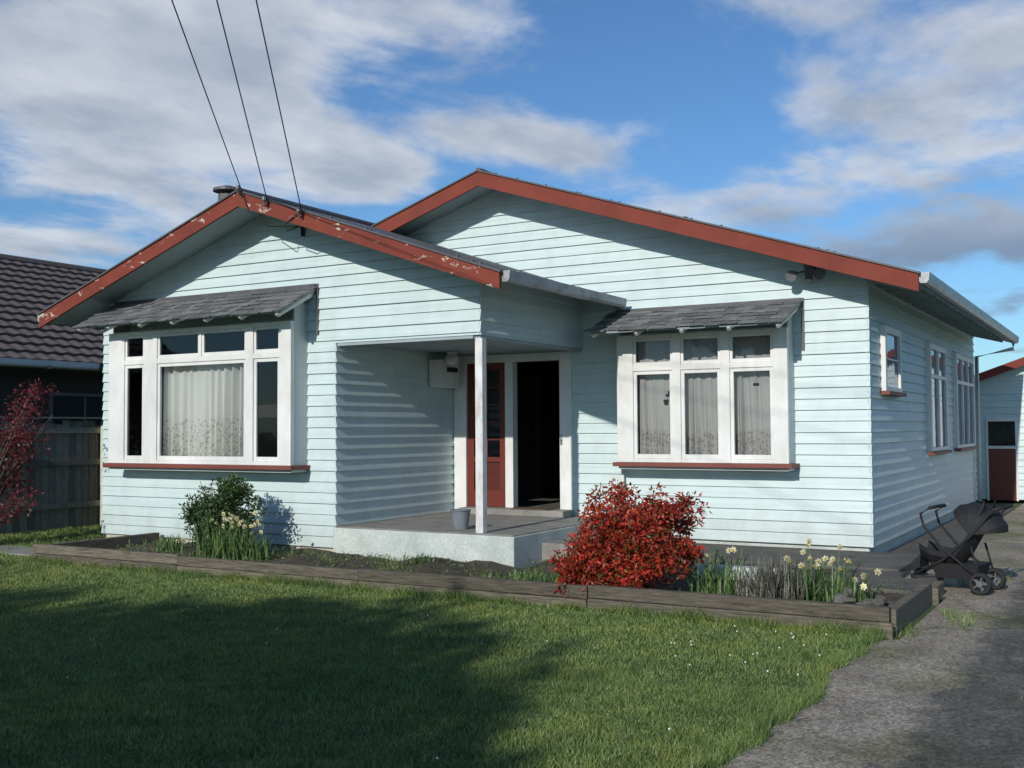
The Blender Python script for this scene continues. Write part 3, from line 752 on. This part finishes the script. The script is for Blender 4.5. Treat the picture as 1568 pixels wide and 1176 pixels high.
def daff(name,spots):
    e=empty(name); L=[]; Fp=[]; Fc=[]
    for (x,y,r,n,nf,h) in spots:
        for k in range(n):
            o_,_=strap(x+random.gauss(0,r),y+random.gauss(0,r),.07,random.uniform(h*.6,h),random.uniform(.1,.7),.016); L+=o_
        for k in range(nf):
            fx,fy=x+random.gauss(0,r*1.1),y+random.gauss(0,r*1.1); hh=random.uniform(h*.75,h*1.08)
            o_,p=strap(fx,fy,.07,hh,random.uniform(0,.25),.008,0); L+=o_
            a=math.radians(random.gauss(-80,50)); D=Vector((math.cos(a),math.sin(a),random.uniform(-.35,.05))).normalized()
            S=D.cross(Vector((0,0,1))).normalized(); U=S.cross(D); c=Vector(p)
            for q in range(6):
                an=q*math.pi/3+.3; v=S*math.cos(an)+U*math.sin(an); vt=S*math.cos(an+1.57)+U*math.sin(an+1.57)
                Fp+= [c,c+v*.017+vt*.011+D*.004,c+v*.033+D*.002,c+v*.017-vt*.011+D*.004]
            for q in range(8):
                a0,a1=q*math.pi/4,(q+1)*math.pi/4
                v0=S*math.cos(a0)+U*math.sin(a0); v1=S*math.cos(a1)+U*math.sin(a1)
                Fc+=[c+v0*.006,c+v1*.006,c+v1*.011+D*.022,c+v0*.011+D*.022]
    np_mesh('strap_leaves',[tuple(q) for q in L],4,[M_strap],e)
    if Fp:
        np_mesh('petals',[tuple(q) for q in Fp],4,[M_petal],e); np_mesh('trumpets',[tuple(q) for q in Fc],4,[M_corona],e)
daff('daffodils',[(-9.22,9.30,.13,110,20,.54),(-8.95,9.4,.08,50,6,.42),(-9.6,9.2,.1,30,3,.34),(-10.5,9.6,.10,60,0,.28)])
daff('daffodils',[(-2.45,9.1,.07,44,7,.46),(-2.15,9.15,.09,60,7,.42),(-1.98,9.0,.06,34,4,.34),(-2.3,9.5,.12,30,4,.5)])
daff('daffodils',[(-3.15,9.2,.05,34,2,.44),(-3.40,9.35,.06,44,1,.46)])
daff('garden_weeds',[(-6.95,9.9,.10,50,0,.2),(-5.25,9.0,.16,110,0,.22),(-5.0,9.3,.14,70,0,.24),(-8.9,9.9,.15,30,0,.18),(-3.9,10.9,.2,40,0,.3),(-2.9,10.4,.2,40,0,.3),(-11.2,10.1,.2,40,0,.16),(-3.2,8.9,.2,40,0,.16)])
cs=np.array([(random.uniform(-11.6,-6.3),random.uniform(8.75,10.4),.10) for _ in range(150)]+[(random.uniform(-6,-1.8),random.uniform(8.75,11),.10) for _ in range(100)])
np_mesh('ground_cover',leaves(cs,np.tile([.15,.15,.03],(len(cs),1)),30,.026,.5,.8),4,[M_cover])

def tree(name,cx,cy,cz,R,K,per,size,rc):
    e=empty(name); mb=MB(); top=Vector((cx,cy,cz))
    b=Vector((cx,cy,0)); mb.tube([b,b+Vector((.1,.05,cz*.35)),b+Vector((-.05,0,cz*.7)),top],[.32,.24,.18,.08],10)
    cs,rd=clumps((cx,cy,cz),R,K,rc,.15)
    for k in range(0,len(cs),3):
        q=Vector(tuple(cs[k])); s=b.lerp(top,random.uniform(.45,.85)); mb.tube([s,s.lerp(q,.5)+Vector((0,0,.15)),q],[.07,.04,.012],6)
    mb.build('trunk_and_limbs',[M_trunk],e)
    np_mesh('crown_leaves',leaves(cs,rd,per,size,.55,0),4,[M_tree],e)
tree('garden_tree',-5.35,-10.3,6.0,(3.0,2.2,1.5),190,190,.24,.75)
tree('garden_tree',-10.6,-10.9,5.9,(3.6,2.3,1.6),180,190,.24,.8)

mb=MB(); c=(-7.10,10.95)
mb.tube([(c[0],c[1],.402),(c[0],c[1],.63)],[.09,.12],20); mb.ring((c[0],c[1],.63),(0,0,1),.12,.009)
mb.build('plant_pot',[plain('grey_blue_plastic',(.17,.19,.21),.5)])
mb=MB(); mb.box(-5.45,-5.2,11.45,11.6,.152,.30); mb.box(-5.47,-5.18,11.43,11.62,.30,.32); mb.build('storage_tub',[M_greyp],None,.01)

# ------------------------------------------------------------------ stroller
st=empty('stroller')
f=MB(); w=MB(); c=MB(); g=MB()
for s in (-.22,.22):
    f.tube([(.30,s,.14),(-.05,s,.42),(-.22,s,.62),(-.25,s,.74),(-.16,s,.80)],.013,8)
    f.tube([(-.38,s*.7,.12),(-.05,s,.30),(.22,s,.55),(.42,s,.80)],.013,8)
    f.tube([(.30,s,.14),(.22,s,.45)],.011,8)
    for ds in (-.022,.022):
        w.ring((.30,s+ds,.105),(0,1,0),.085,.020,24,8)
        g.tube([(.30,s+ds-.012,.105),(.30,s+ds+.012,.105)],.03,12)
        for k in range(5):
            a=k*1.257; g.tube([(.30,s+ds,.105),(.30+.07*math.cos(a),s+ds,.105+.07*math.sin(a))],.009,5)
    w.ring((-.40,s*.7,.085),(0,1,0),.065,.018,20,8); g.tube([(-.40,s*.7-.015,.085),(-.40,s*.7+.015,.085)],.03,12)
    g.tube([(-.40,s*.7,.085),(-.36,s*.7,.17)],.014,8)
f.tube([(.30,-.25,.12),(.30,.25,.12)],.010,8); f.tube([(-.16,-.22,.80),(-.13,-.1,.81),(-.13,.1,.81),(-.16,.22,.80)],.018,8)
f.tube([(.42,-.22,.80),(.50,-.12,.83),(.50,.12,.83),(.42,.22,.80)],.016,8)
f.tube([(-.38,-.16,.14),(-.38,.16,.14)],.010,8)
prof=[(-.30,.33,.14),(-.20,.28,.18),(-.05,.26,.20),(.06,.28,.21),(.16,.40,.21),(.26,.58,.20),(.34,.78,.18)]
prev=None
for (x,z,hw) in prof:
    ring=[(x,(-1+2*k/8)*hw,z+.12*(-1+2*k/8)**2) for k in range(9)]
    n=len(c.v); c.v+=ring; c.v+=[(a,b,d-.05) for a,b,d in ring]
    if prev is not None:
        for k in range(8):
            c.f.append((prev+k,prev+k+1,n+k+1,n+k)); c.m.append(0)
            c.f.append((prev+9+k,n+9+k,n+9+k+1,prev+9+k+1)); c.m.append(0)
        for k in (0,8):
            c.f.append((prev+k,n+k,n+9+k,prev+9+k)); c.m.append(0)
    prev=n
cx_,cz_=.20,.56; prev=None
for i in range(11):
    a=math.radians(5+125*i/10); R=.29+.014*(i%2); ring=[]
    for k in range(13):
        b=math.pi*k/12; ring.append((cx_+R*(math.sin(b)**.6)*math.cos(a),-.22*math.cos(b),cz_+R*(math.sin(b)**.6)*math.sin(a)))
    n=len(c.v); c.v+=ring
    if prev is not None:
        for k in range(12): c.f.append((prev+k,prev+k+1,n+k+1,n+k)); c.m.append(0)
    prev=n
c.hexa([(-.12,-.17,.13),(.24,-.17,.13),(.24,.17,.13),(-.12,.17,.13),(-.18,-.2,.27),(.28,-.2,.27),(.28,.2,.27),(-.18,.2,.27)])
c.hexa([(-.40,-.13,.22),(-.30,-.13,.20),(-.30,.13,.20),(-.40,.13,.22),(-.38,-.13,.25),(-.29,-.13,.34),(-.29,.13,.34),(-.38,.13,.25)])
f.build('frame',[M_black],st,smooth=True); w.build('tyres',[M_tyre],st,smooth=True); c.build('seat_and_canopy',[M_black],st); g.build('wheel_hubs',[M_greyp],st)
st.location=(-1.60,11.36,.006); st.rotation_euler=(0,0,math.radians(-10))

# ------------------------------------------------------------------ fence
mb=MB(); y=7.5; XF=-15.3
while y<26:
    ww=random.uniform(.11,.15); h=1.75+random.uniform(-.04,.04)
    mb.box(XF-.012+random.uniform(-.006,.006),XF+.012,y,y+ww-.010,.03,h,0 if y>9.9 else 1); y+=ww
for z in (.35,1.05,1.58): mb.box(XF+.013,XF+.06,7.5,26,z,z+.09,0)
y=7.6
while y<26: mb.box(XF+.061,XF+.16,y,y+.10,-.05,1.7,1); y+=2.35
mb.box(XF-.05,XF+.08,7.5,26,1.82,1.845,1)
mb.build('timber_fence',[M_fence,M_fencelight])

# ------------------------------------------------------------------ neighbour house
nb=empty('neighbour_house')
ex,ez,rx,rz=-17.5,2.90,-22.0,5.5
d=Vector((rx-ex,0,rz-ez)); L=d.length; u=d/L; nrm=Vector((-u.z,0,u.x))
if nrm.z<0:nrm=-nrm
rows=15; rl=L/rows; ysn=np.arange(4,32,.05); mb=MB()
for r in range(rows):
    l=[]
    for s,hb in ((r*rl,.055),((r+1)*rl,.002)):
        n=len(mb.v)
        for y in ysn:
            ph=(y%.3)/.3; wv=.012*math.sin(ph*2*math.pi)
            p=Vector((ex,y,ez))+u*s+nrm*(hb+wv); mb.v.append(tuple(p))
        l.append(n)
    n3=len(mb.v)
    for y in ysn: mb.v.append(tuple(Vector((ex,y,ez))+u*(r*rl)+nrm*(-.01)))
    for i in range(len(ysn)-1):
        mb.f.append((l[0]+i,l[0]+i+1,l[1]+i+1,l[1]+i)); mb.m.append(0)
        mb.f.append((n3+i,n3+i+1,l[0]+i+1,l[0]+i)); mb.m.append(0)
mb.quad((rx,4,rz),(rx-4.5,4,ez),(rx-4.5,32,ez),(rx,32,rz))
mb.tube([(rx,4,rz),(rx,32,rz)],.11,8)
mb.build('tiled_roof',[M_tile],nb)
mb=MB()
mb.box(-18.2,-18.1,4.5,31.5,0,2.75); mb.box(-26,-18.2,4.6,4.7,0,2.75)
mb.tri((-18.1,4.6,2.75),(-26,4.6,2.75),(-22,4.6,5.3))
mb.build('walls',[plain('dark_brown_weatherboard',(.06,.048,.042),.7)],nb)
mb=MB(); mb.quad((-18.2,4,2.82),(-17.5,4,2.82),(-17.5,32,2.82),(-18.2,32,2.82)); mb.build('soffit',[M_soffit_shade],nb)
mb=MB(); gutter(mb,-17.52,2.92,4,14); mb.build('gutter',[M_white],nb)
mb=MB(); gutter(mb,-17.52,2.92,14.01,32); mb.tube([(-17.4,12.9,2.8),(-18.0,12.9,2.6),(-18.0,12.9,.2)],.04,8); mb.build('downpipe',[plain('brown_gutter',(.10,.08,.07))],nb)
mb=MB()
for y0 in (9,13.4,17.5):
    mb.box(-18.099,-18.05,y0,y0+1.6,1.0,1.06); mb.box(-18.099,-18.05,y0,y0+1.6,2.3,2.36); mb.box(-18.099,-18.05,y0,y0+.06,1.06,2.3); mb.box(-18.099,-18.05,y0+1.54,y0+1.6,1.06,2.3); mb.box(-18.099,-18.05,y0+.78,y0+.82,1.06,2.3)
mb.build('window_frames',[plain('aged_frame',(.16,.15,.13))],nb)
mb=MB()
for y0 in (9,13.4,17.5): mb.quad((-18.07,y0,1),(-18.07,y0+1.6,1),(-18.07,y0+1.6,2.36),(-18.07,y0,2.36))
mb.build('window_panes',[M_glass],nb)

# ------------------------------------------------------------------ garage
ga=empty('garage')
YG=24.6; gx0,gx1,grx=-3.25,1.0,-1.1; gez=2.45; gs=.36
mb=MB(); siding(mb,'y',YG,(.08,3.3),.08,wallfn(gx0,gx1,[(-2.78,-2.22,.0,1.74)],(grx,gez+(grx-gx0)*gs,gs)),(1.74,))
mb.quad((gx1,YG,0),(gx1,YG+7,0),(gx1,YG+7,2.5),(gx1,YG,2.5)); mb.quad((gx0,YG,0),(gx0,YG+7,0),(gx0,YG+7,2.5),(gx0,YG,2.5)); mb.quad((gx0,YG+7,0),(gx1,YG+7,0),(gx1,YG+7,2.5),(gx0,YG+7,2.5))
mb.build('walls',[M_side],ga)
mb=MB(); zr=gez+(grx-gx0)*gs+.12; rz_=lambda x: zr-gs*abs(x-grx)
roofhalf(mb,grx,zr,gx0-.3,rz_(gx0-.3),YG-.25,YG+7.2,.06); roofhalf(mb,grx,zr,gx1+.3,rz_(gx1+.3),YG-.25,YG+7.2,.06)
mb.build('roof',[M_roof,M_soffit_shade],ga)
mb=MB(); barge(mb,grx,zr,gx0-.32,rz_(gx0-.32),YG-.252,.17); barge(mb,grx+.0005,zr,gx1+.32,rz_(gx1+.32),YG-.252,.17); mb.build('bargeboard',[M_fascia],ga)
mb=MB(); mb.box(-2.80,-2.76,YG-.05,YG+.05,.05,1.78); mb.box(-2.24,-2.20,YG-.05,YG+.05,.05,1.78); mb.box(-2.76,-2.24,YG-.05,YG+.05,1.70,1.78); mb.box(-2.76,-2.24,YG-.05,YG+.05,1.13,1.19); mb.box(-1.95,1-.2,YG-.06,YG-.03,.05,2.05)
mb.build('door_frame',[M_white],ga,.005)
mb=MB(); mb.box(-2.759,-2.241,YG-.02,YG+.02,.06,1.129); mb.build('red_door',[M_door],ga)
mb=MB(); mb.quad((-2.76,YG,1.19),(-2.24,YG,1.19),(-2.24,YG,1.70),(-2.76,YG,1.70)); mb.build('window_pane',[M_glass],ga)
mb=MB(); mb.box(-2.9,-2.1,YG+.3,YG+1,.1,2.0); mb.build('dark_inside',[M_dark],ga)
cs=np.array([(random.uniform(-45,30),random.uniform(40,46),random.uniform(.3,2.6)) for _ in range(420)])
np_mesh('distant_hedge',leaves(cs,np.tile([1.1,1.0,.9],(len(cs),1)),60,.35,.5,.2),4,[M_tree])

# ------------------------------------------------------------------ light
az=math.atan2(.04,-1.0); el=math.radians(24)
sv=Vector((math.sin(az)*math.cos(el),math.cos(az)*math.cos(el),math.sin(el)))
sl=bpy.data.lights.new('sun','SUN'); sl.energy=3.45; sl.angle=math.radians(.6); sl.color=(1,.955,.88)
so=bpy.data.objects.new('sun',sl); so.rotation_euler=sv.to_track_quat('Z','Y').to_euler(); so.location=(5,-10,20); COL.objects.link(so)
w=bpy.data.worlds.new('World'); scene.world=w; w.use_nodes=True; nt=w.node_tree
w.cycles.sampling_method='MANUAL'; w.cycles.sample_map_resolution=512
bg=nt.nodes['Background']; bg.inputs['Strength'].default_value=.115
sky=N(nt,'ShaderNodeTexSky'); sky.sky_type='NISHITA'; sky.sun_disc=False; sky.sun_elevation=el; sky.sun_rotation=az; sky.air_density=1.0; sky.dust_density=.3; sky.ozone_density=2.0
tc=N(nt,'ShaderNodeTexCoord'); sp=N(nt,'ShaderNodeSeparateXYZ'); nt.links.new(tc.outputs['Generated'],sp.inputs[0])
def M(op,a,b=None,c=None):
    n=N(nt,'ShaderNodeMath',operation=op)
    for i,v in enumerate((a,b,c)):
        if v is None: continue
        if isinstance(v,(int,float)): n.inputs[i].default_value=v
        else: nt.links.new(v,n.inputs[i])
    return n.outputs[0]
AZ=M('MULTIPLY',M('ARCTAN2',sp.outputs[0],sp.outputs[1]),57.2958)
EL=M('MULTIPLY',M('ARCSINE',sp.outputs[2]),57.2958)
zc=M('ADD',M('MAXIMUM',sp.outputs[2],0.0),.12)
cx=N(nt,'ShaderNodeCombineXYZ'); nt.links.new(M('DIVIDE',sp.outputs[0],zc),cx.inputs[0]); nt.links.new(M('DIVIDE',sp.outputs[1],zc),cx.inputs[1])
mpn=N(nt,'ShaderNodeMapping'); mpn.inputs['Rotation'].default_value=(0,0,math.radians(25)); mpn.inputs['Scale'].default_value=(1.35,1.0,1); nt.links.new(cx.outputs[0],mpn.inputs['Vector'])
n1=N(nt,'ShaderNodeTexNoise'); n1.inputs['Scale'].default_value=1.7; n1.inputs['Detail'].default_value=8; n1.inputs['Roughness'].default_value=.57; n1.inputs['Distortion'].default_value=.2
nt.links.new(mpn.outputs[0],n1.inputs['Vector'])
n2=N(nt,'ShaderNodeTexNoise'); n2.inputs['Scale'].default_value=2.2; n2.inputs['Detail'].default_value=5; n2.inputs['Roughness'].default_value=.55; nt.links.new(mpn.outputs[0],n2.inputs['Vector'])
blobs=[(-51,17,12,3.8,.46),(-45,20.5,10,2.8,.36),(-45,13.4,8,2.0,.34),(-37.5,13.6,4,1.5,.32),(-26.3,14.8,4.4,1.2,.44),(-31,19,4,2,.18),
 (-9.5,14.3,8,3.4,.40),(-8,18.5,6,2.4,.30),(-13,21,5,1.4,.24),(-7.5,9,6,1.8,.46),(-53,9,5,1,.36),(-50,10.6,5,1.2,.26),(-32.5,15.5,4,1.2,.22),(-15,11.5,4,1.2,.16),
 (-24,19.2,4.0,2.4,-.28),(-18.5,15.5,2.8,2.8,-.26),(-39,10.8,6,.8,-.30),(-52,12,3,.8,-.14),(-28,11.3,5,1.2,-.16)]
acc=None
for (a,e_,sa,se,wt) in blobs:
    dx=M('MULTIPLY',M('SUBTRACT',AZ,a),1/sa); dy=M('MULTIPLY',M('SUBTRACT',EL,e_),1/se)
    q=M('MULTIPLY_ADD',dx,dx,M('MULTIPLY',dy,dy))
    g=M('MULTIPLY',M('EXPONENT',M('MULTIPLY',q,-1.0)),wt)
    acc=g if acc is None else M('ADD',acc,g)
den=M('ADD',M('ADD',M('MULTIPLY',M('SUBTRACT',n1.outputs['Fac'],.5),1.8),acc),.34)
cov=N(nt,'ShaderNodeMapRange'); cov.interpolation_type='SMOOTHSTEP'
cov.inputs[1].default_value=.34; cov.inputs[2].default_value=.76; nt.links.new(den,cov.inputs[0])
core=N(nt,'ShaderNodeMapRange'); core.inputs[1].default_value=.55; core.inputs[2].default_value=1.0; nt.links.new(den,core.inputs[0])
lowgrey=N(nt,'ShaderNodeMapRange'); lowgrey.inputs[1].default_value=8.5; lowgrey.inputs[2].default_value=12.5; nt.links.new(EL,lowgrey.inputs[0])
rightm=N(nt,'ShaderNodeMapRange'); rightm.inputs[1].default_value=-20; rightm.inputs[2].default_value=-14; nt.links.new(AZ,rightm.inputs[0])
lg=M('MAXIMUM',lowgrey.outputs[0],M('SUBTRACT',1.0,rightm.outputs[0]))
shade=N(nt,'ShaderNodeMapRange'); shade.inputs[1].default_value=.35; shade.inputs[2].default_value=.62; nt.links.new(n2.outputs['Fac'],shade.inputs[0])
sh2=M('MULTIPLY',shade.outputs[0],M('SUBTRACT',1.15,M('MULTIPLY',core.outputs[0],.5)))
cc=mixc(nt,sh2,(3.3,3.8,4.6),(6.0,6.3,6.8))
cc=mixc(nt,lg,(1.9,2.5,3.5),cc)
fac=M('MULTIPLY',cov.outputs[0],.90)
skc=mixc(nt,1.0,sky.outputs[0],(.50,.74,.98),'MULTIPLY')
out=mixc(nt,fac,skc,cc)
nt.links.new(out,bg.inputs['Color'])

# ------------------------------------------------------------------ camera
cd=bpy.data.cameras.new('camera'); cd.sensor_width=36; cd.lens=1650/1568*36; cd.clip_end=2000; cd.clip_start=.05
co=bpy.data.objects.new('camera',cd); COL.objects.link(co)
R=Matrix.Rotation(math.radians(30.2),4,'Z')@Matrix.Rotation(math.radians(92.4),4,'X')@Matrix.Rotation(math.radians(-.35),4,'Z')
co.matrix_world=Matrix.Translation((0,0,1.6))@R
scene.camera=co
scene.view_settings.view_transform='Standard'; scene.view_settings.look='None'; scene.view_settings.exposure=0
